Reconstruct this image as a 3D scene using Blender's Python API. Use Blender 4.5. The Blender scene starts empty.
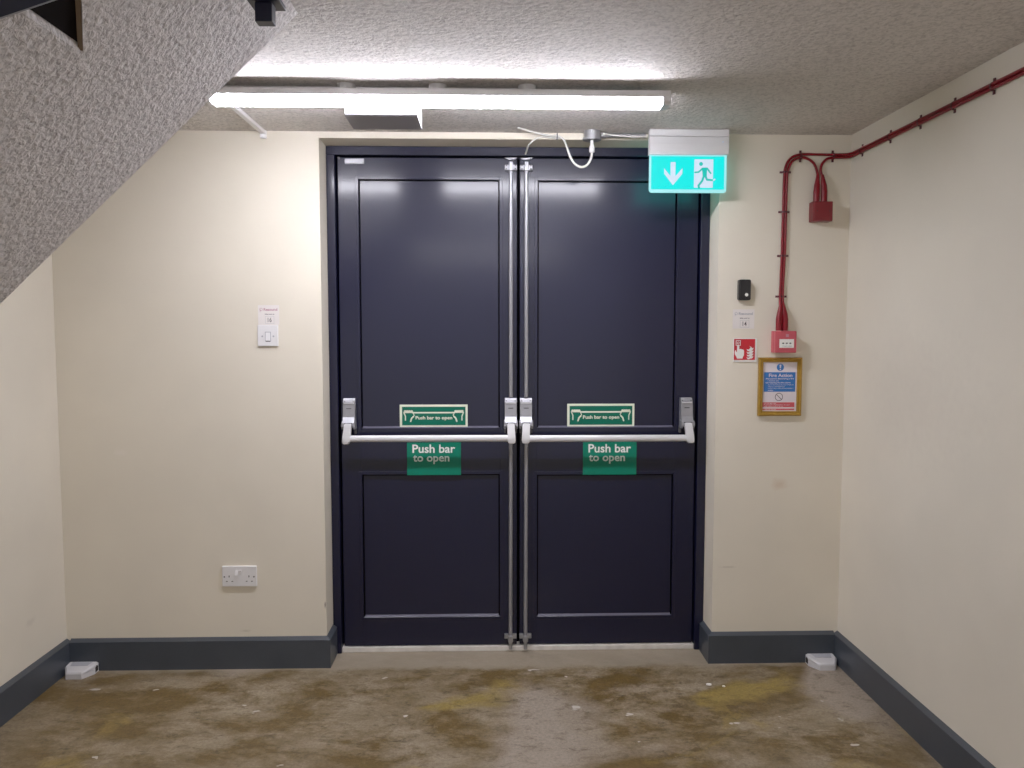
import bpy, bmesh, math, random
from mathutils import Vector, Matrix
random.seed(4)
S = bpy.context.scene
COL = S.collection
WL = {}                                  # world location of every object made here

# ------------------------------------------------------------------ materials
def lin(c):
    return tuple(((v/255)/12.92 if v/255 <= .04045 else ((v/255+.055)/1.055)**2.4) for v in c) + (1,)

def mat(name, rgb, rough=.5, metal=0, spec=.5, emit=None, es=0, noise=0, bump=0, bscale=60):
    m = bpy.data.materials.new(name); m.use_nodes = True
    nt = m.node_tree; b = nt.nodes['Principled BSDF']
    b.inputs['Base Color'].default_value = lin(rgb)
    b.inputs['Roughness'].default_value = rough
    b.inputs['Metallic'].default_value = metal
    b.inputs['Specular IOR Level'].default_value = spec
    if emit:
        b.inputs['Emission Color'].default_value = lin(emit); b.inputs['Emission Strength'].default_value = es
    if noise or bump:
        tc = nt.nodes.new('ShaderNodeNewGeometry')
        n = nt.nodes.new('ShaderNodeTexNoise'); n.inputs['Scale'].default_value = bscale; n.inputs['Detail'].default_value = 5
        nt.links.new(tc.outputs['Position'], n.inputs['Vector'])
        if noise:
            r = nt.nodes.new('ShaderNodeMixRGB'); r.blend_type = 'MIX'
            r.inputs[1].default_value = lin(tuple(max(0, v-noise) for v in rgb)); r.inputs[2].default_value = lin(tuple(min(255, v+noise) for v in rgb))
            nt.links.new(n.outputs['Fac'], r.inputs[0]); nt.links.new(r.outputs[0], b.inputs['Base Color'])
        if bump:
            bp = nt.nodes.new('ShaderNodeBump'); bp.inputs['Strength'].default_value = bump; bp.inputs['Distance'].default_value = .002
            nt.links.new(n.outputs['Fac'], bp.inputs['Height']); nt.links.new(bp.outputs[0], b.inputs['Normal'])
    return m

def nodes(m):
    nt = m.node_tree
    def N(t, **kw):
        n = nt.nodes.new('ShaderNode'+t)
        for k, v in kw.items():
            if k in n.inputs.keys(): n.inputs[k].default_value = v
            else: setattr(n, k, v)
        return n
    return nt, N, nt.nodes['Principled BSDF']

def artex(name, rgb, scale, dist, dark):
    """stippled plaster"""
    m = mat(name, rgb, .75, spec=.25)
    nt, N, b = nodes(m); L = nt.links.new
    g = N('NewGeometry')
    n1 = N('TexNoise'); n1.inputs['Scale'].default_value = scale; n1.inputs['Detail'].default_value = 3; n1.inputs['Roughness'].default_value = .55; n1.inputs['Distortion'].default_value = .6
    v = N('TexVoronoi'); v.inputs['Scale'].default_value = scale*.75; v.feature = 'SMOOTH_F1'
    big = N('TexNoise'); big.inputs['Scale'].default_value = 1.3; big.inputs['Detail'].default_value = 3
    for t in (n1, v, big): L(g.outputs['Position'], t.inputs['Vector'])
    a = N('Math', operation='MULTIPLY_ADD'); L(n1.outputs['Fac'], a.inputs[0]); a.inputs[1].default_value = 1.4; L(v.outputs['Distance'], a.inputs[2])
    bp = N('Bump'); bp.inputs['Strength'].default_value = 1; bp.inputs['Distance'].default_value = dist
    L(a.outputs[0], bp.inputs['Height']); L(bp.outputs[0], b.inputs['Normal'])
    cr = N('ValToRGB'); cr.color_ramp.elements[0].position = .34; cr.color_ramp.elements[1].position = .56
    cr.color_ramp.elements[0].color = lin(tuple(c*dark for c in rgb)); cr.color_ramp.elements[1].color = lin(rgb)
    L(n1.outputs['Fac'], cr.inputs[0])
    mx = N('MixRGB', blend_type='MULTIPLY'); mx.inputs[0].default_value = .35; L(cr.outputs[0], mx.inputs[1])
    c2 = N('ValToRGB'); c2.color_ramp.elements[0].position = .3; c2.color_ramp.elements[1].position = .7; c2.color_ramp.elements[0].color = (.6,.58,.55,1)
    L(big.outputs['Fac'], c2.inputs[0]); L(c2.outputs[0], mx.inputs[2]); L(mx.outputs[0], b.inputs['Base Color'])
    return m

def wallpaint(name, rgb, marks):
    """cream emulsion, slightly uneven, with a few scuffs/stains at (x, y, z, radius xyz, colour)"""
    m = mat(name, rgb, .55, spec=.3)
    nt, N, b = nodes(m); L = nt.links.new
    g = N('NewGeometry')
    n1 = N('TexNoise'); n1.inputs['Scale'].default_value = 2.2; n1.inputs['Detail'].default_value = 6
    n2 = N('TexNoise'); n2.inputs['Scale'].default_value = 38; n2.inputs['Detail'].default_value = 5
    for t in (n1, n2): L(g.outputs['Position'], t.inputs['Vector'])
    cr = N('ValToRGB'); cr.color_ramp.elements[0].position = .3; cr.color_ramp.elements[1].position = .7
    cr.color_ramp.elements[0].color = lin(tuple(c*.955 for c in rgb)); cr.color_ramp.elements[1].color = lin(rgb)
    L(n1.outputs['Fac'], cr.inputs[0]); cur = cr.outputs[0]
    for (x, y, z, rx, ry, rz, c, amt) in marks:
        mp = N('Mapping', vector_type='POINT'); mp.inputs['Location'].default_value = (-x/rx, -y/ry, -z/rz); mp.inputs['Scale'].default_value = (1/rx, 1/ry, 1/rz)
        L(g.outputs['Position'], mp.inputs['Vector'])
        ln = N('VectorMath', operation='LENGTH'); L(mp.outputs[0], ln.inputs[0])
        ad = N('Math', operation='MULTIPLY_ADD'); L(n2.outputs['Fac'], ad.inputs[0]); ad.inputs[1].default_value = 1.2; L(ln.outputs['Value'], ad.inputs[2])
        mr = N('MapRange'); mr.inputs['From Min'].default_value = .7; mr.inputs['From Max'].default_value = 1.5
        mr.inputs['To Min'].default_value = amt; mr.inputs['To Max'].default_value = 0; L(ad.outputs[0], mr.inputs['Value'])
        mx = N('MixRGB'); L(mr.outputs[0], mx.inputs[0]); L(cur, mx.inputs[1]); mx.inputs[2].default_value = lin(c); cur = mx.outputs[0]
    L(cur, b.inputs['Base Color'])
    bp = N('Bump'); bp.inputs['Strength'].default_value = .25; bp.inputs['Distance'].default_value = .0015
    L(n2.outputs['Fac'], bp.inputs['Height']); L(bp.outputs[0], b.inputs['Normal'])
    return m

def floormat():
    m = mat('worn_concrete', (120,105,80), .42, spec=.45)
    nt, N, b = nodes(m); L = nt.links.new
    g = N('NewGeometry')
    mp = N('Mapping'); mp.inputs['Rotation'].default_value = (0, 0, .35); mp.inputs['Scale'].default_value = (1, 1.6, 1); L(g.outputs['Position'], mp.inputs['Vector'])
    def noise(sc, det, ro, dis, src=mp.outputs[0]):
        n = N('TexNoise'); n.inputs['Scale'].default_value = sc; n.inputs['Detail'].default_value = det; n.inputs['Roughness'].default_value = ro; n.inputs['Distortion'].default_value = dis
        L(src, n.inputs['Vector']); return n.outputs['Fac']
    def ramp(src, p0, p1, c0=(0,0,0,1), c1=(1,1,1,1)):
        r = N('ValToRGB'); e = r.color_ramp.elements; e[0].position = p0; e[1].position = p1; e[0].color = c0; e[1].color = c1; L(src, r.inputs[0]); return r.outputs[0]
    def mix(f, a, c, blend='MIX'):
        x = N('MixRGB', blend_type=blend)
        for s, i in ((f, 0), (a, 1), (c, 2)):
            if hasattr(s, 'is_linked'): L(s, x.inputs[i])
            else: x.inputs[i].default_value = s
        return x.outputs[0]
    base = ramp(noise(3.6, 9, .70, .3), .33, .68, lin((112,96,68)), lin((152,138,116)))
    brown = mix(ramp(noise(2.6, 10, .74, .25), .45, .57), base, lin((98,78,40)))
    ochre = mix(ramp(noise(1.4, 6, .6, .6), .57, .66), brown, lin((140,119,60)))
    grey = mix(ramp(noise(1.0, 5, .5, .4, g.outputs['Position']), .56, .64), ochre, lin((152,139,124)))
    dark = mix(ramp(noise(13, 9, .8, .4), .52, .70), grey, lin((76,62,38)))
    spk = noise(90, 4, .8, 0, g.outputs['Position'])
    dark = mix(ramp(spk, .35, .65, (.72,.70,.66,1), (1.12,1.12,1.12,1)), dark, dark) if False else mix(.6, dark, ramp(spk, .36, .64, (.62,.6,.56,1), (1.25,1.25,1.25,1)), 'MULTIPLY')
    # pale patches of old paint and a few thin scratches
    sp = mix(ramp(noise(7.5, 3, .5, .2), .70, .715), dark, lin((182,175,165)))
    mp2 = N('Mapping'); mp2.inputs['Rotation'].default_value = (0, 0, -.5); mp2.inputs['Scale'].default_value = (2, 26, 1); L(g.outputs['Position'], mp2.inputs['Vector'])
    sc = mix(ramp(noise(1.6, 4, .6, .3, mp2.outputs[0]), .69, .75, c1=(.6,.6,.6,1)), sp, lin((172,160,138)))
    # pale dusty border along the wall foot
    sx = N('SeparateXYZ'); L(g.outputs['Position'], sx.inputs[0])
    nb = N('Math', operation='MULTIPLY_ADD'); L(noise(6, 6, .6, 0), nb.inputs[0]); nb.inputs[1].default_value = .14; L(sx.outputs['Y'], nb.inputs[2])
    mr = N('MapRange'); mr.inputs['From Min'].default_value = .015; mr.inputs['From Max'].default_value = .055; mr.inputs['To Max'].default_value = .75; L(nb.outputs[0], mr.inputs['Value'])
    fin = mix(mr.outputs[0], sc, lin((150,138,120)))
    L(fin, b.inputs['Base Color'])
    rg = N('MapRange'); rg.inputs['To Min'].default_value = .3; rg.inputs['To Max'].default_value = .6; L(noise(4, 6, .6, 0), rg.inputs['Value']); L(rg.outputs[0], b.inputs['Roughness'])
    bp = N('Bump'); bp.inputs['Strength'].default_value = .35; bp.inputs['Distance'].default_value = .003
    L(noise(30, 8, .7, 0), bp.inputs['Height']); L(bp.outputs[0], b.inputs['Normal'])
    return m

M = {}
CREAM = (228,219,200)
M['wall'] = wallpaint('cream_wall_paint', CREAM, [
    (1.235, 0, .78, .05, .1, .035, (190,150,110), .35), (-1.55, 0, .93, .045, .1, .02, (235,225,215), .4),
    (-.71, 0, .27, .006, .1, .02, (90,80,70), .9), (1.02, 0, .42, .05, .1, .006, (150,135,115), .35), (-1.05, 0, .16, .03, .1, .008, (170,155,130), .4)])
M['wall2'] = wallpaint('cream_side_wall_paint', (225,217,200), [(-1.8, -.25, .3, .1, .05, .02, (190,180,165), .4), (1.5, -.6, 1.2, .1, .5, .3, (205,195,180), .3)])
M['ceil'] = artex('stippled_ceiling_plaster', (216,210,204), 85, .004, .86)
M['soffit'] = artex('stippled_stair_plaster', (222,217,216), 84, .0060, .82)
M['floor'] = floormat()
M['skirt'] = mat('grey_skirting_gloss', (55,61,69), .35, noise=5, bscale=9)
M['navy'] = mat('navy_satin_paint', (8,10,36), .45, spec=.2)
M['navy_panel'] = mat('navy_satin_panel_sheen', (11,13,38), .45, spec=.2)  # same navy, lightened to stand in for the panels' reflection
for k_ in ('navy', 'navy_panel'):
    i_ = M[k_].node_tree.nodes['Principled BSDF'].inputs
    i_['Coat Weight'].default_value = .4; i_['Coat Roughness'].default_value = .16; i_['Coat IOR'].default_value = 1.5
M['navy_sill'] = mat('lit_navy_edge', (78,76,92), .4)  # paler navy paints the light caught on the ledge below each panel
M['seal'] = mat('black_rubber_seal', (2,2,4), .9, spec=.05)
M['alu'] = mat('silver_painted_metal', (150,150,155), .38, metal=.6)
M['alu_bright'] = mat('bright_silver_bar', (225,225,228), .3, metal=.35)
M['alu_dark'] = mat('dark_slot', (70,68,70), .5)
M['white'] = mat('white_plastic', (226,224,224), .35)
M['offwhite'] = mat('off_white_plastic', (214,208,204), .4)
M['whitemetal'] = mat('white_enamel', (214,213,214), .4)
M['cable'] = mat('white_flex', (215,213,205), .45)
M['black'] = mat('black_plastic', (22,22,26), .35)
M['hole'] = mat('socket_hole_black', (30,26,24), .8)
M['thresh'] = mat('scuffed_white_threshold', (214,208,200), .5, noise=30, bscale=24)
M['diff'] = mat('glowing_diffuser', (255,255,255), .4, emit=(244,243,255), es=82)
M['lip_glow'] = mat('painted_bloom_lip', (240,240,245), .4, emit=(248,246,255), es=2.5)  # emission paints the tube's bloom; the lip itself is no lamp
M['diff_fill'] = mat('fill_batten_diffuser', (255,255,255), .4, emit=(250,246,250), es=26)  # for the unseen fill batten added behind the camera
M['shadebase'] = mat('shaded_module_base', (150,150,158), .5)  # grey puts the shade of the down-facing underside into the colour
M['galv'] = mat('galvanised_steel', (150,150,152), .4, metal=.7, noise=14, bscale=80)
M['green'] = mat('safety_green', (0,92,70), .5, spec=.2)
M['green2'] = mat('green_vinyl', (0,112,86), .4, spec=.2)
M['lum'] = mat('photoluminescent_cream', (226,230,205), .5)
M['signwhite'] = mat('sign_white', (236,236,230), .45)
M['lettershade'] = mat('bar_shaded_lettering', (196,212,204), .5)  # white toned down to paint the push bar's shadow on the letters
M['exitgreen'] = mat('lit_exit_green', (0,20,20), .3, emit=(0,236,232), es=.84)
M['exitwhite'] = mat('lit_exit_white', (60,70,80), .3, emit=(206,226,246), es=.8)
M['exitman'] = mat('lit_exit_man', (0,20,20), .3, emit=(10,190,180), es=.8)
M['acrylic'] = mat('edge_lit_acrylic', (90,110,115), .2, emit=(140,225,228), es=.8)
M['red'] = mat('red_cable_sheath', (116,0,16), .4, spec=.3)
M['redbox'] = mat('red_plastic_box', (112,4,20), .4)
M['redcp'] = mat('call_point_red', (184,66,78), .35)
M['clip'] = mat('dark_red_clip', (74,16,26), .5)
M['signred'] = mat('fire_sign_red', (190,12,32), .4)
M['paperred'] = mat('notice_red', (196,62,72), .5)
M['gold'] = mat('gold_frame', (168,128,40), .38, metal=.45, noise=22, bscale=50)
M['paper'] = mat('white_notice_paper', (222,212,216), .45)
M['blue'] = mat('notice_blue', (22,100,176), .45)
M['ink'] = mat('dark_ink', (60,50,54), .6)
M['pinkink'] = mat('faded_pink_ink', (176,120,134), .6)
M['sticker'] = mat('white_sticker', (226,219,214), .5)
M['greyink'] = mat('faint_grey_ink', (165,165,170), .6)
M['bait'] = mat('white_bait_box_plastic', (206,204,206), .4)
M['bait_label'] = mat('grey_bait_label', (168,168,176), .5)
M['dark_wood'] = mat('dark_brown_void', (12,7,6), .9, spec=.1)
M['timber'] = mat('raw_timber_edge', (98,80,62), .7, noise=16, bscale=40)
M['steelblue'] = mat('navy_steel', (12,14,34), .45, spec=.25)
M['debris'] = mat('white_debris', (232,230,226), .6)

# ------------------------------------------------------------------ mesh helpers
class B:
    def __init__(s): s.bm = bmesh.new()
    def box(s, x0, x1, y0, y1, z0, z1, bev=0, seg=2):
        r = bmesh.ops.create_cube(s.bm, size=1)
        for v in r['verts']: v.co = Vector(((x0+x1)/2+v.co.x*(x1-x0), (y0+y1)/2+v.co.y*(y1-y0), (z0+z1)/2+v.co.z*(z1-z0)))
        if bev:
            es = list({e for v in r['verts'] for e in v.link_edges})
            bmesh.ops.bevel(s.bm, geom=es, offset=bev, segments=seg, affect='EDGES', profile=.6)
        return s
    def loft(s, rings, cap=True):
        R = [[s.bm.verts.new(p) for p in r] for r in rings]
        n = len(R[0])
        for a, b in zip(R, R[1:]):
            for i in range(n): s.bm.faces.new((a[i], a[(i+1) % n], b[(i+1) % n], b[i]))
        if cap: s.bm.faces.new(R[0][::-1]); s.bm.faces.new(R[-1])
        return s
    def prism(s, pts, y0, y1):            # polygon in XZ, extruded along Y
        return s.loft([[(x, y, z) for x, z in pts] for y in (y0, y1)])
    def flat(s, pts, y):                  # thin polygon in XZ
        return s.prism(pts, y, y+.0004)
    def prismx(s, pts, x0, x1):           # polygon in YZ, extruded along X
        return s.loft([[(x, y, z) for y, z in pts] for x in (x0, x1)])
    def prismz(s, pts, z0, z1):
        return s.loft([[(x, y, z) for x, y in pts] for z in (z0, z1)])
    def tube(s, pts, r, n=12):
        P = [Vector(p) for p in pts]; rs = r if isinstance(r, (list, tuple)) else [r]*len(P)
        T = []
        for i in range(len(P)):
            t = (P[min(i+1, len(P)-1)]-P[max(i-1, 0)]).normalized(); T.append(t)
        u = T[0].orthogonal().normalized(); rings = []
        for p, t, rr in zip(P, T, rs):
            u = (u-t*u.dot(t)).normalized(); w = t.cross(u)
            rings.append([p+(u*math.cos(a)+w*math.sin(a))*rr for a in [2*math.pi*k/n for k in range(n)]])
        return s.loft(rings)
    def cyl(s, a, b, r, n=20, r2=None): return s.tube([a, b], [r, r if r2 is None else r2], n)
    def disc(s, x, z, y, r, n=20, sq=1): return s.flat([(x+r*math.cos(2*math.pi*k/n), z+r*sq*math.sin(2*math.pi*k/n)) for k in range(n)], y)
    def ring(s, x, z, y, r, w, n=28):
        for k in range(n):
            a, b = 2*math.pi*k/n, 2*math.pi*(k+1)/n
            s.flat([(x+q*math.cos(t), z+q*math.sin(t)) for q, t in ((r, a), (r+w, a), (r+w, b), (r, b))], y)
        return s
    def stroke(s, pts, w, y, round_=True):
        for k, (a, b) in enumerate(zip(pts, pts[1:])):
            a, b = Vector(a), Vector(b); d = (b-a); 
            if d.length == 0: continue
            d.normalize(); n = Vector((-d.y, d.x))*w/2
            s.flat([tuple(a+n), tuple(a-n), tuple(b-n), tuple(b+n)], y+.00003*(k % 3))
            if round_: s.disc(b.x, b.y, y+.0001, w/2, 10); 
        if round_: s.disc(pts[0][0], pts[0][1], y+.0001, w/2, 10)
        return s

def build(name, b, m, parent=None, smooth=False, loc=None):
    bm = b.bm
    bmesh.ops.recalc_face_normals(bm, faces=bm.faces)
    me = bpy.data.meshes.new(name)
    cs = [v.co for v in bm.verts]
    mn = [min(c[i] for c in cs) for i in range(3)]; mx = [max(c[i] for c in cs) for i in range(3)]
    c = Vector(loc) if loc else Vector(((mn[0]+mx[0])/2, (mn[1]+mx[1])/2, mn[2] if parent is None else (mn[2]+mx[2])/2))
    bmesh.ops.translate(bm, verts=bm.verts, vec=-c)
    if smooth:
        for f in bm.faces: f.smooth = len(f.verts) < 5
    bm.to_mesh(me); bm.free(); me.materials.append(M[m])
    o = bpy.data.objects.new(name, me); COL.objects.link(o)
    pl = WL[parent.name] if parent else Vector((0,0,0))
    o.parent = parent; o.location = c-pl; WL[o.name] = c
    if smooth:
        try: me.set_sharp_from_angle(angle=math.radians(40))
        except Exception: pass
    return o

def empty(name, loc, label, cat, group=None, kind=None):
    o = bpy.data.objects.new(name, None); o.empty_display_size = .05; COL.objects.link(o); o.location = loc; WL[o.name] = Vector(loc)
    return tag(o, label, cat, group, kind)

def tag(o, label, cat, group=None, kind=None):
    o['label'] = label; o['category'] = cat
    if group: o['group'] = group
    if kind: o['kind'] = kind
    return o

def text(body, x0, x1, z0, z1, y, m, parent, name='lettering', bold=.012, label=None):
    cu = bpy.data.curves.new('t', 'FONT'); cu.body = body; cu.size = 1; cu.offset = bold; cu.resolution_u = 3
    to = bpy.data.objects.new('t', cu); COL.objects.link(to)
    dg = bpy.context.evaluated_depsgraph_get()
    me = bpy.data.meshes.new_from_object(to.evaluated_get(dg))
    bpy.data.objects.remove(to); bpy.data.curves.remove(cu)
    xs = [v.co.x for v in me.vertices]; ys = [v.co.y for v in me.vertices]
    ax, bx, ay, by = min(xs), max(xs), min(ys), max(ys)
    c = Vector(((x0+x1)/2, y, (z0+z1)/2))
    for v in me.vertices:
        X = x0+(v.co.x-ax)/(bx-ax)*(x1-x0); Z = z0+(v.co.y-ay)/(by-ay)*(z1-z0)
        v.co = Vector((X, y, Z))-c
    me.materials.clear(); me.materials.append(M[m])
    o = bpy.data.objects.new(name, me); COL.objects.link(o)
    o.parent = parent; o.location = c-WL[parent.name]; WL[o.name] = c
    if label: o['label'] = label
    return o

def bez(pts, n=8):
    """Catmull-Rom through points"""
    P = [Vector(p) for p in pts]; P = [P[0]]+P+[P[-1]]; out = []
    for i in range(1, len(P)-2):
        for k in range(n):
            t = k/n
            out.append(.5*((2*P[i])+(-P[i-1]+P[i+1])*t+(2*P[i-1]-5*P[i]+4*P[i+1]-P[i+2])*t*t+(-P[i-1]+3*P[i]-3*P[i+1]+P[i+2])*t**3))
    out.append(P[-2]); return out

def rrect(x0, x1, z0, z1, r, n=5, corners=(1,1,1,1)):
    """corners: bl, br, tr, tl"""
    out = []
    for (cx, cz, a0, on) in ((x0+r, z0+r, 180, corners[0]), (x1-r, z0+r, 270, corners[1]), (x1-r, z1-r, 0, corners[2]), (x0+r, z1-r, 90, corners[3])):
        if on:
            for k in range(n+1):
                a = math.radians(a0+90*k/n); out.append((cx+r*math.cos(a), cz+r*math.sin(a)))
        else:
            out.append((x0 if a0 in (180, 90) else x1, z0 if a0 in (180, 270) else z1))
    return out

# ------------------------------------------------------------------ the room
XL, XR, ZC, YF = -1.802, 1.507, 2.253, -5.2
OL, OR, OT, RD = -.705, .955, 2.227, .13          # door opening
st = lambda o, l, c: tag(o, l, c, kind='structure')
st(build('floor', B().box(XL-.1, XR+.1, YF, .3, -.1, 0), 'floor'), 'worn brown and grey stained bare concrete floor', 'floor')
st(build('ceiling', B().box(XL-.1, XR+.1, YF, .3, ZC, ZC+.12), 'ceil'), 'grey stippled textured plaster ceiling', 'ceiling')
b = B(); b.box(XL-.1, OL, 0, .3, 0, ZC); b.box(OR, XR+.1, 0, .3, 0, ZC); b.box(OL, OR, 0, .3, OT, ZC)
st(build('wall_back', b, 'wall'), 'cream painted back wall around the double doors', 'wall')
st(build('wall_left', B().box(XL-.1, XL, YF, 0, 0, ZC), 'wall2'), 'cream painted side wall left, below the stairs', 'wall')
st(build('wall_right', B().box(XR, XR+.1, YF, 0, 0, ZC), 'wall2'), 'cream painted side wall on the right with the red cable run', 'wall')

def skirting(path, nrm, name, label):
    """path: corner points on wall line; nrm: list of room-side offsets direction per point (already mitred)"""
    h, t, ch = .135, .018, .012
    prof = [(0, 0), (1, 0), (1, h-ch), (.0, h)]      # fraction of thickness, height
    rings = []
    for (x, y), (nx, ny) in zip(path, nrm):
        rings.append([(x+nx*t*f, y+ny*t*f, z) for f, z in prof])
    return st(build(name, B().loft(rings), 'skirt'), label, 'skirting board')
skirting([(XL+.018, 0), (OL, 0), (OL, RD)], [(0, -1), (1, -1), (1, 0)], 'baseboard_back', 'dark grey skirting on back wall left of the doors, wrapping into the reveal')
skirting([(OR, RD), (OR, 0), (XR-.018, 0)], [(-1, 0), (-1, -1), (0, -1)], 'baseboard_back', 'dark grey skirting on back wall right of the doors, below the fire notice')
skirting([(XL, YF), (XL, 0)], [(1, 0), (1, 0)], 'baseboard_left', 'dark grey skirting along the left side wall')
skirting([(XR, 0), (XR, YF)], [(-1, 0), (-1, 0)], 'baseboard_right', 'dark grey skirting along the right side wall')

# door frame
fr = empty('trim_1', (.125, .165, 0), 'navy blue metal frame around the double doors', 'door frame', kind='structure')
JL, JR, HT = -.668, .915, 2.1885
build('jamb', B().box(OL+.001, JL, RD, .21, 0, HT, .003), 'navy', fr); build('jamb', B().box(JR, OR-.001, RD, .21, 0, HT, .003), 'navy', fr)
build('head', B().box(OL+.001, OR-.001, RD, .21, HT, OT-.001, .003), 'navy', fr)
build('door_stop', B().box(JL, JL+.02, .197, .21, 0, HT).box(JR-.02, JR, .197, .21, 0, HT).box(JL, JR, .197, .21, HT-.02, HT), 'seal', fr)
st(build('trim_2', B().box(JL, JR, .142, .21, 0, .023, .003), 'thresh'), 'scuffed white metal threshold strip under the doors', 'threshold')

# ---- door leaves
def leaf(idx, x0, x1, px0, px1, up, lo, side, label):
    """side=+1: meeting stile on the right of the leaf"""
    z0, z1, y0, y1 = .027, 2.182, .15, .195
    d = empty('door_%d' % idx, ((x0+x1)/2, .17, z0), label, 'door', kind='structure')
    b = B()
    b.box(x0, px0, y0, y1, z0, z1, .0025); b.box(px1, x1, y0, y1, z0, z1, .0025)
    for a, c in ((z0, lo[0]), (lo[1], up[0]), (up[1], z1)): b.box(px0-.002, px1+.002, y0+.0002, y1, a, c, .0012)
    build('door_leaf', b, 'navy', d)
    for a, c, n in ((up[0], up[1], 'upper_panel'), (lo[0], lo[1], 'lower_panel')):
        build(n, B().box(px0, px1, y0+.012, y1-.004, a, c), 'navy_panel', d)
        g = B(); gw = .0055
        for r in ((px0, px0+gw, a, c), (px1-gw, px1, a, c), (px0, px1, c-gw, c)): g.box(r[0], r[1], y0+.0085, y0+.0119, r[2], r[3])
        build('shadow_gap_gasket', g, 'seal', d)  # black on top and sides only, painting the recess's shadow line
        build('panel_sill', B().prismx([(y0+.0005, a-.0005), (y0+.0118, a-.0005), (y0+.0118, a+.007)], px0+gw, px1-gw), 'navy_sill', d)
        w = .014; f = B(); yy = y0-.0018
        for r in ((px0-w, px0, a-w, c+w), (px1, px1+w, a-w, c+w)): f.box(r[0], r[1], yy, y0+.001, r[2], r[3], .0008, 1)
        for r in ((px0, px1, a-w, a), (px0, px1, c, c+w)): f.box(r[0], r[1], yy, y0+.001, r[2], r[3], .0008, 1)
        build('panel_moulding', f, 'navy', d)
    return d

def housing(d, xc, slot=True, lean=0):
    w = .0255; z1, z0 = 1.143, 1.018
    # body: flat upper plate, swelling nose with two cheeks either side of the arm
    prof = [(.1495, z0), (.1495, z1), (.128, z1), (.124, z1-.006), (.116, z1-.016), (.112, z1-.05), (.108, z0+.045), (.094, z0+.02), (.092, z0+.010), (.098, z0)]
    b = B().prismx(prof, xc-w, xc+w)
    h = build('bar_housing', b, 'alu', d)
    for s in (-1, 1):
        b = B().prismx([(.125, z0+.03), (.090, z0+.022), (.088, z0+.006), (.096, z0-.006), (.14, z0-.006)], xc+s*w-.004, xc+s*w+.004); build('cheek', b, 'alu', h)
        build('screw', B().cyl((xc+s*.019, .128, z1-.012), (xc+s*.019, .1185, z1-.012), .0035, 10), 'alu_dark', h)
        build('fixing_lug', B().box(xc+s*.024-.004, xc+s*.024+.004, .13, .1495, z0-.03, z0-.006, .001), 'alu_dark', h)
    build('cover_line', B().box(xc-w+.004, xc+w-.004, .110, .118, z1-.0215, z1-.019), 'alu_bright', h)
    build('slot', B().box(xc-.011, xc+.011, .1105, .118, z1-.044, z1-.040), 'alu_dark', h)
    # arm: tapered, leaning a little toward the bar end
    a = B()
    rings = []
    for z, y, hw, dy in ((1.037, .094, .0155, .016), (1.010, .086, .016, .014), (.985, .080, .0165, .0135), (.959, .079, .0165, .0135), (.950, .080, .013, .012)):
        cx = xc+lean*(1.037-z)/.08
        rings.append([(cx-hw, y-dy, z), (cx+hw, y-dy, z), (cx+hw, y+dy, z), (cx-hw, y+dy, z)])
    a.loft(rings); bmesh.ops.bevel(a.bm, geom=[e for e in a.bm.edges], offset=.003, segments=2, affect='EDGES')
    build('lever_arm', a, 'alu_bright', d, smooth=True)
    build('pivot_gap', B().box(xc-.017, xc+.017, .091, .1, 1.034, 1.040), 'alu_dark', h)

def rod(d, x):
    t = B().cyl((x, .128, 1.148), (x, .128, 2.150), .0085, 14)
    r = build('vertical_rod', t, 'alu', d, smooth=True)
    b = B().box(x-.026, x+.026, .130, .1498, 2.128, 2.151, .003); b.box(x-.009, x+.009, .112, .1498, 2.122, 2.162, .004)
    bk = build('top_latch', b, 'alu', d)
    for s in (-1, 1):
        for dz in (0, .014): build('screw', B().cyl((x+s*.019, .1305, 2.1335+dz), (x+s*.019, .1275, 2.1335+dz), .0035, 10), 'alu_dark', bk)
    build('strike_plate', B().prism([(x-.026, 2.1805), (x+.026, 2.1805), (x+.010, 2.1725), (x-.010, 2.1725)], .130, .1485), 'alu', bk)
    t = B().cyl((x-.002, .128, .068), (x, .128, .950), .0085, 14); build('vertical_rod', t, 'alu', d, smooth=True)
    b = B().box(x-.029, x+.025, .132, .1498, .060, .079, .002); b.box(x-.013, x+.009, .112, .1498, .050, .079, .003)
    bk = build('bottom_latch', b, 'galv', d)
    build('bolt', B().cyl((x-.002, .128, .014), (x-.002, .128, .052), .008, 12), 'galv', bk)

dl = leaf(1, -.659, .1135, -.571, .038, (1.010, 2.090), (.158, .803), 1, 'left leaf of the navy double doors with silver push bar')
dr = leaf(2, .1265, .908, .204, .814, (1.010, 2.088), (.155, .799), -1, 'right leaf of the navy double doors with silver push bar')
housing(dl, -.618, lean=-.007); housing(dl, .086, lean=.003)
housing(dr, .153, lean=-.003); housing(dr, .861, lean=.008)
def oval(xa, xb, y, z, ry, rz, n=16):
    return B().loft([[(x, y+ry*math.cos(2*math.pi*k/n), z+rz*math.sin(2*math.pi*k/n)) for k in range(n)] for x in (xa, xb)])
build('push_bar', oval(-.610, .079, .080, .973, .010, .0145), 'alu_bright', dl, smooth=True)
build('push_bar', oval(.160, .856, .080, .971, .010, .0145), 'alu_bright', dr, smooth=True)
rod(dl, .087); rod(dr, .154)
build('meeting_seal', B().box(.112, .128, .17, .196, .032, 2.182), 'seal', dr)
build('hinge_plate', B().box(-.626, -.543, .141, .1498, 2.153, 2.176, .002), 'alu', dl)
build('lock_dot', B().cyl((-.652, .1498, 2.178), (-.652, .146, 2.178), .006, 12), 'alu_dark', dl)

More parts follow.
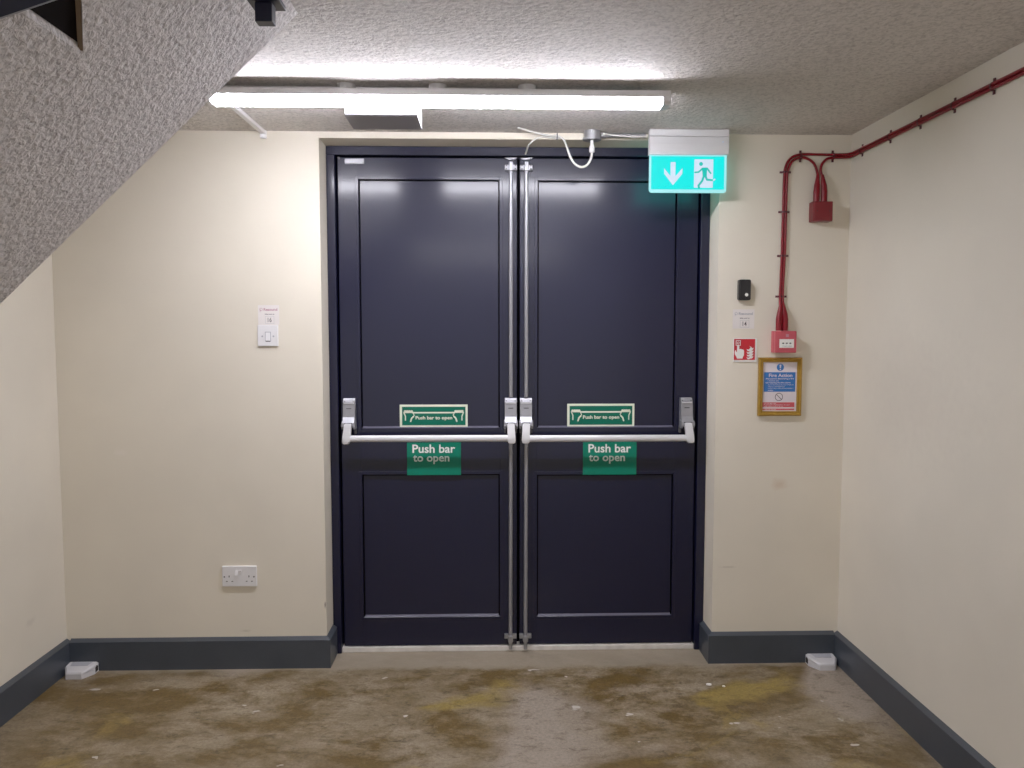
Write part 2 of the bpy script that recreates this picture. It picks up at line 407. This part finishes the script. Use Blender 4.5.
# ------------------------------------------------------------------ signs on doors
def push_sign(x0, x1, z0, z1, label):
    Y = .1575; k = (x1-x0)/.300
    s = empty('safety_sign', ((x0+x1)/2, .162, z0), label, 'sign', 'framed push bar signs')
    build('sign_plate', B().box(x0, x1, Y, .1618, z0, z1, .0008), 'lum', s)
    build('green_field', B().box(x0+.010, x1-.009, Y-.0006, Y+.0004, z0+.0095, z1-.009), 'green', s)
    X = lambda v: x0+v/1000*k
    Z = lambda v: z1-v/1000*(z1-z0)/.100
    g = B(); g.box(X(58), X(242), Y-.0012, Y-.0006, Z(38), Z(32))
    build('bar_symbol', g, 'lum', s)
    for sg, cx in ((1, 38), (-1, 262)):
        h = B(); yy = Y-.0014
        for q in range(4): h.disc(X(cx-14*sg+q*9.5*sg), Z(29), yy-.00002*q, .0062, 12, .8)
        h.flat([(X(cx-20*sg), Z(36)), (X(cx+22*sg), Z(36)), (X(cx+20*sg), Z(29)), (X(cx-17*sg), Z(29))][::sg], yy)
        h.stroke([(X(cx-20*sg), Z(34)), (X(cx-13*sg), Z(50)), (X(cx-13*sg), Z(68))], .0045, yy)
        h.stroke([(X(cx+22*sg), Z(52)), (X(cx+14*sg), Z(60)), (X(cx+10*sg), Z(73))], .0062, yy)
        h.stroke([(X(cx+20*sg), Z(36)), (X(cx+26*sg), Z(46)), (X(cx+20*sg), Z(56))], .003, yy)
        build('hand_symbol', h, 'lum', s)
    text('Push bar to open', X(70), X(232), Z(69), Z(50), Y-.0012, 'lum', s, bold=.02)
push_sign(-.403, -.104, 1.0115, 1.1125, 'green push bar sign with hand symbols on the left door')
push_sign(.338, .637, 1.0115, 1.1145, 'green push bar sign with hand symbols on the right door')

def vinyl(x0, x1, z0, z1, label):
    s = empty('vinyl_sticker', ((x0+x1)/2, .148, z0), label, 'sticker', 'plain green push bar stickers')
    Y = .1455
    build('green_backing', B().box(x0, x1, Y, .1478, z0, z1), 'green2', s)
    w = (x1-x0); h = z1-z0
    text('Push bar', x0+.10*w, x0+.895*w, z1-.32*h, z1-.06*h, Y-.0005, 'signwhite', s, bold=.016)
    text('to open', x0+.11*w, x0+.785*w, z1-.66*h, z1-.385*h, Y-.0005, 'lettershade', s, bold=.016)
vinyl(-.371, -.134, .801, .946, 'plain green vinyl reading Push bar to open below the left bar')
vinyl(.408, .646, .799, .945, 'plain green vinyl reading Push bar to open below the right bar')

# ------------------------------------------------------------------ switch, socket
s = empty('light_switch', (-.9265, 0, 1.374), 'square white single rocker switch with side screws below a sticker', 'switch')
build('face_plate', B().box(-.969, -.884, -.009, -.0005, 1.374, 1.462, .004, 3), 'white', s)
r = build('rocker', B().prismx([(-.009, 1.396), (-.015, 1.398), (-.0105, 1.431), (-.009, 1.431)], -.9345, -.9165), 'white', s)
build('rocker_slot', B().box(-.9375, -.9135, -.0094, -.0088, 1.394, 1.434), 'greyink', s)
build('rocker_shadow_gap', B().box(-.935, -.916, -.0098, -.0088, 1.3925, 1.396), 'hole', s)
for sx in (-.949, -.903): build('screw', B().cyl((sx, -.009, 1.415), (sx, -.0102, 1.415), .0038, 12), 'greyink', s)

def sticker(name, x0, x1, z0, z1, num, label, ink, sy):
    s = empty(name, ((x0+x1)/2, 0, z0), label, 'sticker')
    w = x1-x0; h = z1-z0
    build('paper_backing', B().box(x0, x1, -.0012, -.0002, z0, z1), 'sticker', s)
    build('ring_emblem', B().ring(x0+.15*w, z1-.22*h, -.0017, .0048, .0016, 18).stroke([(x0+.10*w, z1-.34*h), (x0+.14*w, z1-.22*h)], .0015, -.0017), ink, s)
    text('Resound', x0+.27*w, x0+.92*w, z1-.29*h, z1-.15*h, -.0016, ink, s, bold=.03)
    text('Safety asset no', x0+.32*w, x0+.78*w, z1-.49*h, z1-.43*h, -.0016, 'ink', s, bold=.05)
    g = B(); t = .0009; a0, a1, c0, c1 = x0+.34*w, x0+.76*w, z0+.06*h, z0+.44*h
    for r in ((a0, a1, c0, c0+t), (a0, a1, c1-t, c1), (a0, a0+t, c0, c1), (a1-t, a1, c0, c1)): g.box(r[0], r[1], -.0017, -.0012, r[2], r[3])
    build('number_box', g, 'greyink', s)
    text(num, a0+.28*(a1-a0), a1-.28*(a1-a0), c0+.2*(c1-c0), c1-.18*(c1-c0), -.0017, 'ink', s, bold=.01)
sticker('asset_sticker', -.967, -.880, 1.4625, 1.544, '16', 'white square asset sticker directly above the white light switch', 'pinkink', 1)
sticker('asset_sticker', 1.021, 1.113, 1.447, 1.528, '14', 'white asset sticker between the black sensor and red sign', 'greyink', 1)

s = empty('power_socket', (-1.0675, 0, .3505), 'white double power socket low on back wall left of doors', 'socket')
x0, z1 = -1.1395, .4445
build('face_plate', B().box(x0, x0+.145, -.011, -.0005, z1-.088, z1, .004, 3), 'white', s)
for q, (u, on) in enumerate(((.062, 1), (.077, 0))):
    y = (-.019, -.0115) if on else (-.0125, -.0165)
    build('rocker', B().prismx([(-.010, z1-.038), (y[0], z1-.037), (y[1], z1-.017), (-.010, z1-.016)], x0+u-.0055, x0+u+.0055), 'white', s)
for e, l, n in ((.030, .020, .043), (.113, .103, .125)):
    build('pin_hole', B().box(x0+e-.002, x0+e+.002, -.0114, -.0106, z1-.048, z1-.040), 'hole', s)
    for u in (l, n): build('pin_hole', B().box(x0+u-.0035, x0+u+.0035, -.0114, -.0106, z1-.067, z1-.0635), 'hole', s)
for u in (.010, .134): build('screw', B().cyl((x0+u, -.0108, z1-.0455), (x0+u, -.0118, z1-.0455), .0035, 12), 'alu_dark', s)

# ------------------------------------------------------------------ things right of the doors
s = empty('door_sensor', (1.0645, 0, 1.566), 'small black rounded wall unit with a white button dot', 'sensor')
b = B().prism(rrect(1.038, 1.088, 1.566, 1.652, .007), -.024, -.0005); build('casing', b, 'black', s)
build('front_cover', B().prism(rrect(1.042, 1.085, 1.571, 1.648, .006), -.027, -.0242), 'black', s)
build('button', B().cyl((1.069, -.0268, 1.588), (1.069, -.0292, 1.588), .0068, 16), 'signwhite', s)

s = empty('fire_sign', (1.075, 0, 1.306), 'square red sign with white pressing hand and flames', 'sign')
a0, a1, c0, c1 = 1.0245, 1.1255, 1.3065, 1.4065
build('sign_plate', B().box(a0, a1, -.004, -.0005, c0, c1, .0008), 'signwhite', s)
build('red_field', B().box(a0+.003, a1-.008, -.0046, -.0038, c0+.008, c1-.003), 'signred', s)
X = lambda px: a0+(px-100)/167*.101
Z = lambda py: c1-(py-137)/174*.100
h = B(); y = -.0052
h.flat([(X(p[0]), Z(p[1])) for p in [(127,196),(127,190),(131,184),(137,184),(141,190),(142,218),(152,216),(164,219),(175,224),(176,238),(175,262),(168,276),(166,286),(128,286),(122,272),(112,256),(110,240),(113,228),(117,224),(121,236),(126,240)]], y)
build('hand_symbol', h, 'signwhite', s)
h = B()
for r in ((117,151,152,156),(117,151,187,191),(117,121,152,191),(147,151,152,191)): h.box(X(r[0]), X(r[1]), y, y+.0004, Z(r[3]), Z(r[2]))
h.ring(X(134), Z(171), y, .0035, .0018, 14)
build('button_symbol', h, 'signwhite', s)
f = B()
for k in range(4):
    o_ = 20*k
    f.flat([(X(p[0]), Z(p[1]+o_)) for p in [(194,216),(206,222),(216,214),(222,204),(214,192) if k == 0 else (216,202),(230,206),(232,214),(240,206),(241,216),(232,226),(222,226),(212,232),(200,230)]], y-.0001*k)
build('flame_symbol', f, 'signwhite', s)

s = empty('framed_notice', (1.228, 0, 1.077), 'gold framed blue and white Fire Action notice under call point', 'notice')
fx0, fx1, fz0, fz1, fw = 1.133, 1.318, 1.077, 1.325, .020
b = B()
for k in range(4):                                   # mitred moulding
    c = [(fx0, fz0), (fx1, fz0), (fx1, fz1), (fx0, fz1)]
    i = [(fx0+fw, fz0+fw), (fx1-fw, fz0+fw), (fx1-fw, fz1-fw), (fx0+fw, fz1-fw)]
    p, q = c[k], c[(k+1) % 4]; pi_, qi = i[k], i[(k+1) % 4]
    m_ = lambda a, c_, t: (a[0]+(c_[0]-a[0])*t, a[1]+(c_[1]-a[1])*t)
    pr = [(0, -.0005), (0, -.014), (.3, -.018), (.62, -.013), (.8, -.015), (1, -.010), (1, -.0005)]
    b.loft([[(m_(p, pi_, t)[0], yy, m_(p, pi_, t)[1]) for t, yy in pr], [(m_(q, qi, t)[0], yy, m_(q, qi, t)[1]) for t, yy in pr]])
build('frame', b, 'gold', s)
px0, px1, pz0, pz1 = fx0+fw, fx1-fw, fz0+fw, fz1-fw
pp = build('notice_paper', B().box(px0, px1, -.007, -.0008, pz0, pz1), 'paper', s)
PW, PH = px1-px0, pz1-pz0; Y = -.0076
X = lambda px: px0+(px-42)/(462-42)*PW
Z = lambda py: pz1-(py-92)/(712-92)*PH
build('blue_block', B().box(X(55), X(445), Y, Y+.0004, Z(466), Z(218)), 'blue', pp)
build('mandatory_symbol', B().disc(X(255), Z(156), Y, .0155, 28), 'blue', pp)
e = B().flat([(X(244), Z(122)), (X(266), Z(122)), (X(261), Z(166)), (X(249), Z(166))], Y-.0005); e.disc(X(255), Z(183), Y-.0005, .0027, 12)
build('exclamation_mark', e, 'paper', pp)
text('Fire Action', X(115), X(405), Z(280), Z(236), Y-.0004, 'paper', pp, bold=.018)
for t, a, c, zt, zb, bo in (('Any person discovering a fire', 75, 425, 292, 312, .03), ('1. Sound the alarm.', 105, 240, 318, 334, .01),
                        ('On hearing the fire alarm', 75, 385, 344, 362, .03), ('2. Leave the building by the nearest available exit.', 105, 425, 372, 385, .01),
                        ('3. Report to the assembly point.', 105, 315, 396, 410, .01), ('4. Do not stop to collect personal belongings or', 105, 425, 416, 430, .01),
                        ('re-enter.', 105, 175, 440, 456, .01)):
    text(t, X(a), X(c), Z(zb), Z(zt), Y-.0004, 'paper', pp, bold=bo)
g = B().ring(X(245), Z(532), Y, .0145, .0026, 30); g.stroke([(X(212), Z(500)), (X(278), Z(564))], .0026, Y, False); build('prohibition_symbol', g, 'ink', pp)
build('red_band', B().box(X(45), X(440), Y, Y+.0004, Z(662), Z(600)).box(X(45), X(440), Y, Y+.0004, Z(700), Z(680)), 'paperred', pp)
text('Do not take risks.', X(60), X(215), Z(623), Z(610), Y-.0004, 'paper', pp)
text('Do not return to the building for any reason', X(60), X(380), Z(640), Z(628), Y-.0004, 'paper', pp)
text('until authorised to do so.', X(60), X(300), Z(656), Z(645), Y-.0004, 'paper', pp)
text('Do not use lifts', X(75), X(210), Z(695), Z(684), Y-.0004, 'paper', pp)

# fire alarm call point
s = empty('fire_call_point', (1.2305, 0, 1.345), 'pinkish red break glass call point box with white label', 'alarm call point')
build('back_box', B().box(1.186, 1.275, -.030, -.0005, 1.346, 1.437, .003), 'redcp', s)
build('front_cover', B().box(1.186, 1.275, -.055, -.0305, 1.346, 1.437, .005, 3), 'redcp', s)
gl = build('label_panel', B().box(1.202, 1.263, -.0565, -.0545, 1.367, 1.403, .0008), 'signwhite', s)
for q in (1.2175, 1.2325, 1.2475):
    build('arrow_mark', B().flat([(q-.006, 1.386), (q, 1.3895), (q+.006, 1.386), (q, 1.3825)], -.0570), 'ink', gl)
text('PRESS HERE', 1.215, 1.256, 1.372, 1.376, -.0570, 'greyink', gl)
ic = B().box(1.229, 1.241, -.0556, -.0548, 1.412, 1.424); build('test_key_emblem', ic, 'pinkink', s)

# red junction box
s = empty('junction_box', (1.375, 0, 1.891), 'dark red square junction box hanging under red cable loop', 'junction box')
build('box_body', B().box(1.334, 1.416, -.046, -.0005, 1.891, 1.973, .003), 'redbox', s)
build('lid', B().box(1.336, 1.414, -.052, -.0465, 1.893, 1.971, .003), 'redbox', s)
for q in (1.349, 1.401): build('screw', B().cyl((q, -.0515, 1.932), (q, -.0532, 1.932), .0032, 10), 'clip', s)

# red cable run
s = empty('fire_alarm_cable', (1.228, 0, 1.45), 'twin red clipped cable run climbing the wall and along the side wall', 'cable')
r = .0056; yb = -.0085; WX = XR-.0085
A = [(1.2150, -.022, 1.5), (1.2185, yb, 1.60), (1.2215, yb, 1.75), (1.2225, yb, 1.93), (1.2235, yb, 2.07), (1.229, yb, 2.120), (1.250, yb, 2.155), (1.290, yb, 2.1700), (1.36, yb, 2.1705), (1.45, yb, 2.1705), (1.484, yb-.006, 2.171), (WX, -.045, 2.172), (WX, -.12, 2.1725), (WX, -1.0, 2.1725), (WX, -3.0, 2.1725), (WX, YF+.1, 2.1725)]
Bc = [(1.2290, -.022, 1.5), (1.2290, yb, 1.60), (1.2330, yb, 1.75), (1.2340, yb, 1.93), (1.2350, yb, 2.07), (1.241, yb, 2.112), (1.258, yb, 2.144), (1.290, yb, 2.158), (1.318, yb, 2.154), (1.346, yb, 2.135), (1.360, yb, 2.105), (1.3625, -.02, 2.07), (1.3600, -.024, 2.04)]
Cc = [(1.3860, -.024, 2.04), (1.3800, -.02, 2.07), (1.3745, yb-.004, 2.105), (1.382, yb, 2.132), (1.402, yb, 2.152), (1.430, yb, 2.158), (1.45, yb, 2.159), (1.484, yb-.006, 2.159), (WX, -.045, 2.160), (WX, -.12, 2.1605), (WX, -1.0, 2.1605), (WX, -3.0, 2.1605), (WX, YF+.1, 2.1605)]
for P in (A, Bc, Cc): build('red_cable', B().tube(bez(P, 8), r, 10), 'red', s, smooth=True)
for x, x2, zt, zb in ((1.2090, 1.2185, 1.555, 1.438), (1.2345, 1.2260, 1.555, 1.438), (1.3545, 1.3605, 2.085, 1.974), (1.3860, 1.3790, 2.085, 1.974)):
    yy = -.026
    build('cable_shroud', B().tube([(x, yy, zb), (x, yy, (zt+zb)/2-.012), (x*.75+x2*.25, yy, (zt+zb)/2+.010), (x2, yy+.006, zt)], [.0130, .0132, .0122, .0062], 14), 'red', s, smooth=True)
def clip_v(x, z):    # saddle clip across a vertical run on the back wall
    b = B().box(x-.024, x-.012, -.004, -.0005, z-.0045, z+.0045, .001); b.box(x+.012, x+.024, -.004, -.0005, z-.0045, z+.0045, .001)
    b.loft([[(x+(.0135 if w else .0115)*c*1.1, -.002+sn*(.0145 if w else .0125), z+d) for w, d in ((1, -.004), (1, .004), (0, .004), (0, -.004))] for c, sn in [(math.cos(math.radians(180-k*18)), -math.sin(math.radians(180-k*18))) for k in range(11)]])
    build('cable_clip', b, 'clip', s)
def clip_h(p, z, side):
    b = B(); f = (lambda x, y, zz: (p+x, y, zz)) if side == 'back' else (lambda x, y, zz: (XR+y, p+x, zz))
    def bx(a0, a1, y0, y1, z0, z1):
        q0, q1 = f(a0, y0, z0), f(a1, y1, z1)
        b.box(min(q0[0], q1[0]), max(q0[0], q1[0]), min(q0[1], q1[1]), max(q0[1], q1[1]), z0, z1)
    bx(-.0045, .0045, -.004, -.0005, z+.012, z+.024); bx(-.0045, .0045, -.004, -.0005, z-.024, z-.012)
    b.loft([[f(d, -.002+sn*(.0145 if w else .0125), z+(.0135 if w else .0115)*c*1.1) for w, d in ((1, -.004), (1, .004), (0, .004), (0, -.004))] for c, sn in [(math.cos(math.radians(180-k*18)), -math.sin(math.radians(180-k*18))) for k in range(11)]])
    build('cable_clip', b, 'clip', s)
clip_v(1.2235, 1.582); clip_v(1.2275, 1.752); clip_v(1.228, 1.934); clip_v(1.230, 2.098)
clip_h(1.2915, 2.164, 'back'); clip_h(1.428, 2.1645, 'back')
for y in (-.105, -.328, -.534, -.736, -.934, -1.13, -1.33): clip_h(y, 2.1665, 'side')

# ------------------------------------------------------------------ exit sign
s = empty('exit_sign', (.802, -.05, 2.0), 'lit green exit sign with down arrow and running figure', 'exit sign')
build('top_cover', B().prismx([(-.050, 2.222), (-.050, 2.252), (-.084, 2.252), (-.088, 2.248), (-.088, 2.2225)], .6445, .9645), 'whitemetal', s)
build('wall_bracket', B().box(.70, .90, -.0498, -.0005, 2.16, 2.25), 'whitemetal', s)
build('housing', B().prismx([(-.050, 2.152), (-.050, 2.2205), (-.088, 2.2205), (-.088, 2.19), (-.082, 2.152)], .6435, .9655), 'whitemetal', s)
build('indicator_light', B().cyl((.940, -.0885, 2.200), (.940, -.0905, 2.200), .003, 10), 'exitwhite', s)
pn = build('acrylic_panel', B().prism(rrect(.646, .963, 2.001, 2.1515, .012, 5, (1,1,0,0)), -.068, -.060), 'acrylic', s)
build('green_field', B().prism(rrect(.6535, .9535, 2.0135, 2.1465, .004, 3), -.0690, -.0682), 'exitgreen', pn)
X = lambda px: .6535+(px-112)/(862-112)*.300
Z = lambda py: 2.1465-(py-370)/(708-370)*.133
Y = -.0697
ar = B().flat([(X(a), Z(c)) for a, c in [(310,430),(360,430),(360,574),(432,490),(430,548),(335,665),(245,548),(243,492),(310,572)]], Y)
build('arrow_symbol', ar, 'exitwhite', pn)
build('doorway_symbol', B().flat([(X(553), Z(400)), (X(747), Z(400)), (X(745), Z(690)), (X(551), Z(690))], Y), 'exitwhite', pn)
mn = B(); Y2 = Y-.0006
mn.disc(X(621), Z(447), Y2, .0078, 18)
mn.stroke([(X(a), Z(c)) for a, c in [(562,533),(598,530),(636,494)]], .0068, Y2)
mn.stroke([(X(a), Z(c)) for a, c in [(636,494),(684,492),(722,542)]], .0068, Y2)
mn.flat([(X(a), Z(c)) for a, c in [(630,488),(684,484),(682,575),(640,575)]], Y2)
mn.stroke([(X(a), Z(c)) for a, c in [(668,570),(684,608),(742,612)]], .0082, Y2)
mn.stroke([(X(a), Z(c)) for a, c in [(652,570),(634,622),(598,668),(604,690)]], .0085, Y2)
build('running_figure_symbol', mn, 'exitman', pn)
build('foot_symbol', B().stroke([(X(748), Z(614)), (X(764), Z(604))], .006, Y2), 'exitwhite', pn)

# ------------------------------------------------------------------ conduit box and flexes over the door
s = empty('conduit_box', (.415, -.035, 2.19), 'round galvanised conduit box over the doors with white gland', 'conduit box')
build('box_body', B().cyl((.415, -.036, 2.215), (.415, -.036, 2.2525), .034, 28), 'galv', s, smooth=True)
build('box_rim', B().cyl((.415, -.036, 2.217), (.415, -.036, 2.226), .038, 28), 'galv', s, smooth=True)
build('stub_pipe', B().cyl((.452, -.030, 2.238), (.636, -.030, 2.238), .009, 14).cyl((.452, -.030, 2.238), (.472, -.030, 2.238), .012, 14), 'galv', s, smooth=True)
build('cable_gland', B().cyl((.415, -.036, 2.192), (.415, -.036, 2.216), .007, 12).cyl((.415, -.036, 2.168), (.415, -.036, 2.192), .0115, 8), 'white', s)
s = empty('white_flex_cable', (.27, -.02, 2.2), 'looping white flex from the round conduit box gland to ceiling', 'cable')
build('flex', B().tube(bez([(.415, -.036, 2.167), (.412, -.036, 2.145), (.396, -.036, 2.117), (.372, -.036, 2.108), (.346, -.036, 2.120), (.326, -.034, 2.150), (.312, -.03, 2.190), (.298, -.024, 2.222), (.272, -.022, 2.236), (.235, -.03, 2.236), (.18, -.05, 2.242), (.135, -.07, 2.249), (.11, -.08, 2.254)], 8), .0044, 10), 'cable', s, smooth=True)
build('cable_tie', B().box(.271, .275, -.031, -.012, 2.224, 2.247), 'black', s)
s = tag(build('white_flex_cable', B().tube(bez([(.28, -.012, 2.228), (.255, -.010, 2.232), (.215, -.008, 2.236), (.188, -.008, 2.228), (.168, -.004, 2.214), (.156, .03, 2.205), (.152, .11, 2.200), (.15, .126, 2.196)], 8), .0036, 10), 'cable', smooth=True), 'short white wire arching down to the top of the door frame', 'cable')
s = tag(build('white_flex_cable', B().tube(bez([(.458, -.050, 2.240), (.52, -.047, 2.232), (.58, -.046, 2.229), (.6365, -.046, 2.231)], 8), .0034, 8), 'cable', smooth=True), 'thin white wire sagging between round conduit box and exit sign', 'cable')

# ------------------------------------------------------------------ ceiling batten light
def batten(xo, yo, label, box=True):
    s = empty('batten_light', (xo-.16, yo-.615, 2.252), label, 'light fitting')
    X0, X1 = xo-.935, xo+.598; y0, y1 = yo-.657, yo-.573
    build('housing', B().box(X0, X1, y0, y1, 2.209, 2.2315, .004), 'whitemetal', s)
    build('diffuser', B().prismx([(y0+.017, 2.209), (y0+.011, 2.196), (y0+.016, 2.188), (y1-.012, 2.188), (y1-.005, 2.196), (y1-.006, 2.209)], X0+.018, X1-.026), 'diff' if box else 'diff_fill', s)
    for a, c in ((X0, X0+.018), (X1-.026, X1)):
        build('end_cap', B().prismx([(y0, 2.2088), (y0, 2.194), (y0+.010, 2.186), (y1-.010, 2.186), (y1, 2.194), (y1, 2.2088)], a, c), 'whitemetal', s)
    for q in (-.478, -.176, .122): build('mounting_boss', B().cyl((xo+q, yo-.615, 2.2316), (xo+q, yo-.615, 2.2526), .030, 24).cyl((xo+q, yo-.615, 2.2316), (xo+q, yo-.615, 2.2360), .033, 24), 'whitemetal', s, smooth=True)
    build('conduit', B().cyl((X0+.02, yo-.600, 2.2445), (xo+.122, yo-.600, 2.2445), .0072, 12), 'whitemetal', s, smooth=True)
    if box:
        m = build('sensor_module', B().box(xo-.478, xo-.240, yo-.5725, yo-.484, 2.146, 2.2300, .002).box(xo-.478, xo-.240, yo-.640, yo-.573, 2.146, 2.1860), 'white', s)
        build('bloom_lip', B().box(xo-.478, xo-.240, yo-.6575, yo-.6405, 2.147, 2.1860, .002), 'lip_glow', m)
        build('module_base', B().box(xo-.478, xo-.240, yo-.6575, yo-.484, 2.1405, 2.1458), 'shadebase', m)
batten(0, 0, 'long white batten light glowing on the ceiling above the doors')
batten(.1, -3.3, 'added fill batten light on the ceiling behind the camera', False)  # unseen batten, added to fill the room with light
s = tag(build('mini_trunking', B().box(-.937, -.917, -.572, -.0005, 2.238, 2.2525, .002).box(-.939, -.915, -.018, -.0005, 2.222, 2.2525, .002), 'white'), 'narrow white cable trunking from batten light across ceiling to back wall', 'trunking')

# ------------------------------------------------------------------ stair flight, upper left
sl = .745/.786
sz = lambda x: 2.2525+(x+.495)*sl
poly = [(-.496, -1.198), (-.75, -1.198), (XL+.001, -1.198), (XL+.001, -3.0), (-.79, -3.0), (-.79, -1.705), (-.75, -1.782), (-.496, -2.30)]
s = empty('staircase', (-1.2, -2.0, sz(-1.2)), 'sloping underside of a concrete stair flight with rough grey plaster', 'staircase', kind='structure')
b = B(); b.loft([[(x, y, sz(x)) for x, y in poly], [(x, y, min(sz(x)+.24, 2.2528)) for x, y in poly]])
build('stair_soffit', b, 'soffit', s)
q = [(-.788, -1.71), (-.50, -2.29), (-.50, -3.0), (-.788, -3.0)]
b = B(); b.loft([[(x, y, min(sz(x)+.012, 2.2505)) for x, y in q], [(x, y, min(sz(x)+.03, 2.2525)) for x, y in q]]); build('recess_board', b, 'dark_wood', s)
b = B()
P0, P1 = Vector((-.786, -1.712, sz(-.786))), Vector((-.52, -2.252, sz(-.52)))
n = Vector((-.054, -.026, 0)).normalized()*.009
b.loft([[tuple(P0), tuple(P0+n), tuple(P0+n+Vector((0,0,.012))), tuple(P0+Vector((0,0,.012)))], [tuple(P1), tuple(P1+n), tuple(P1+n+Vector((0,0,.002))), tuple(P1+Vector((0,0,.002)))]])
build('timber_edge', b, 'timber', s)
b = B(); b.loft([[(x, y, sz(x)-.014) for x, y in ((-.90, -2.048), (-.72, -1.861), (-.72, -2.4), (-.90, -2.4))], [(x, y, sz(x)-.002) for x, y in ((-.90, -2.048), (-.72, -1.861), (-.72, -2.4), (-.90, -2.4))]])
build('stringer_edge', B().loft([[(x, y, sz(x)-.0145) for x, y in ((-.90, -2.048), (-.72, -1.861), (-.72, -1.857), (-.90, -2.044))], [(x, y, sz(x)-.002) for x, y in ((-.90, -2.048), (-.72, -1.861), (-.72, -1.857), (-.90, -2.044))]]), 'alu', s)
build('steel_stringer', b, 'steelblue', s)
s = empty('steel_post', (-.502, -1.48, 2.115), 'dark navy square steel post end poking below the stair edge', 'post')
build('post', B().box(-.518, -.480, -1.500, -1.468, 2.117, 2.158, .002), 'steelblue', s)
build('flange_plate', B().box(-.532, -.462, -1.510, -1.450, 2.1582, 2.168, .001), 'steelblue', s)
build('stub', B().prism([(-.508, 2.1682), (-.480, 2.1682), (-.480, 2.2525), (-.4945, 2.2525), (-.508, 2.2395)], -1.495, -1.470), 'steelblue', s)

# ------------------------------------------------------------------ rodent bait boxes on the floor
def bait(mx, ox, label):
    f = lambda pts: [(ox+mx*x, y) for x, y in pts]
    fp = [(0, -.019), (.120, -.019), (.120, -.056), (.095, -.100), (.030, -.100), (0, -.052)]
    hz = [.042, .042, .039, .029, .029, .039]
    s = empty('bait_box', (ox+mx*.06, -.07, 0), label, 'bait box', None)
    F = f(fp); c = (ox+mx*.061, -.056)
    ins = lambda p, t: (p[0]+(c[0]-p[0])*t, p[1]+(c[1]-p[1])*t)
    b = B().loft([[(x, y, .0005) for x, y in F], [(x, y, .020) for x, y in F]]); build('base', b, 'bait', s)
    b = B().loft([[(*ins(p, .03), .021) for p in F], [(*p, .0225) for p in F], [(*p, h-.006) for p, h in zip(F, hz)], [(*ins(p, .10), h) for p, h in zip(F, hz)]]); build('lid', b, 'bait', s)
    lab = f([(.020, -.026), (.104, -.026), (.098, -.054), (.028, -.054)])
    build('label_panel', B().loft([[(x, y, .0405+(y+.026)*.12) for x, y in lab], [(x, y, .0424+(y+.026)*.12) for x, y in lab]]), 'bait_label', s)
    hx = 0.0
    build('entry_hole', B().loft([[(ox+mx*(hx-.0008), y, z) for y, z in ((-.024, .006), (-.046, .006), (-.046, .026), (-.035, .032), (-.024, .026))], [(ox+mx*(hx+.001), y, z) for y, z in ((-.024, .006), (-.046, .006), (-.046, .026), (-.035, .032), (-.024, .026))]]), 'hole', s)
bait(-1, -1.664, 'white angular bait box on the floor in the left corner')
bait(1, 1.362, 'white angular bait box on the floor in the right corner')

# small scraps of debris near the right end of the threshold
for (x, y, r) in ((.885, -.22, .011), (.94, -.235, .007)):
    b = B(); bmesh.ops.create_icosphere(b.bm, subdivisions=1, radius=r)
    for v in b.bm.verts: v.co = Vector((x+v.co.x*random.uniform(.8, 1.3), y+v.co.y*random.uniform(.6, 1.1), .0005+max(0, v.co.z+r*.4)*.5))
    tag(build('paper_scrap', b, 'debris'), 'larger white scrap on the floor by right door' if r > .01 else 'smaller white scrap on the floor by right door', 'scrap', 'white scraps on the floor')

# ------------------------------------------------------------------ light
def area(name, loc, rot, sx, sy, e, col):
    l = bpy.data.lights.new(name, 'AREA'); l.shape = 'RECTANGLE'; l.size = sx; l.size_y = sy; l.energy = e; l.color = col
    o = bpy.data.objects.new(name, l); COL.objects.link(o); o.location = loc; o.rotation_euler = rot; return o
# lamps inside the exit sign casting its teal glow forward and back
area('exit_sign_lamp', (.80, -.057, 2.08), (math.radians(90), 0, 0), .26, .1, .10, (0, .95, .85))
w = bpy.data.worlds.new('World'); S.world = w; w.use_nodes = True
bg = w.node_tree.nodes['Background']; bg.inputs[0].default_value = (1, .955, .91, 1); bg.inputs[1].default_value = .62

# ------------------------------------------------------------------ camera
cam = bpy.data.cameras.new('Camera'); co = bpy.data.objects.new('Camera', cam); COL.objects.link(co); S.camera = co
cam.sensor_fit = 'HORIZONTAL'; cam.sensor_width = 36; cam.lens = 780/1024*36; cam.clip_start = .02
co.location = (0, -3.28, 1.437)
co.rotation_euler = (math.pi/2-math.atan(53/780), 0, -math.atan(21/780))
S.view_settings.view_transform = 'Standard'
S.view_settings.look = 'None'
S.view_settings.exposure = .22
S.view_settings.gamma = 1.2
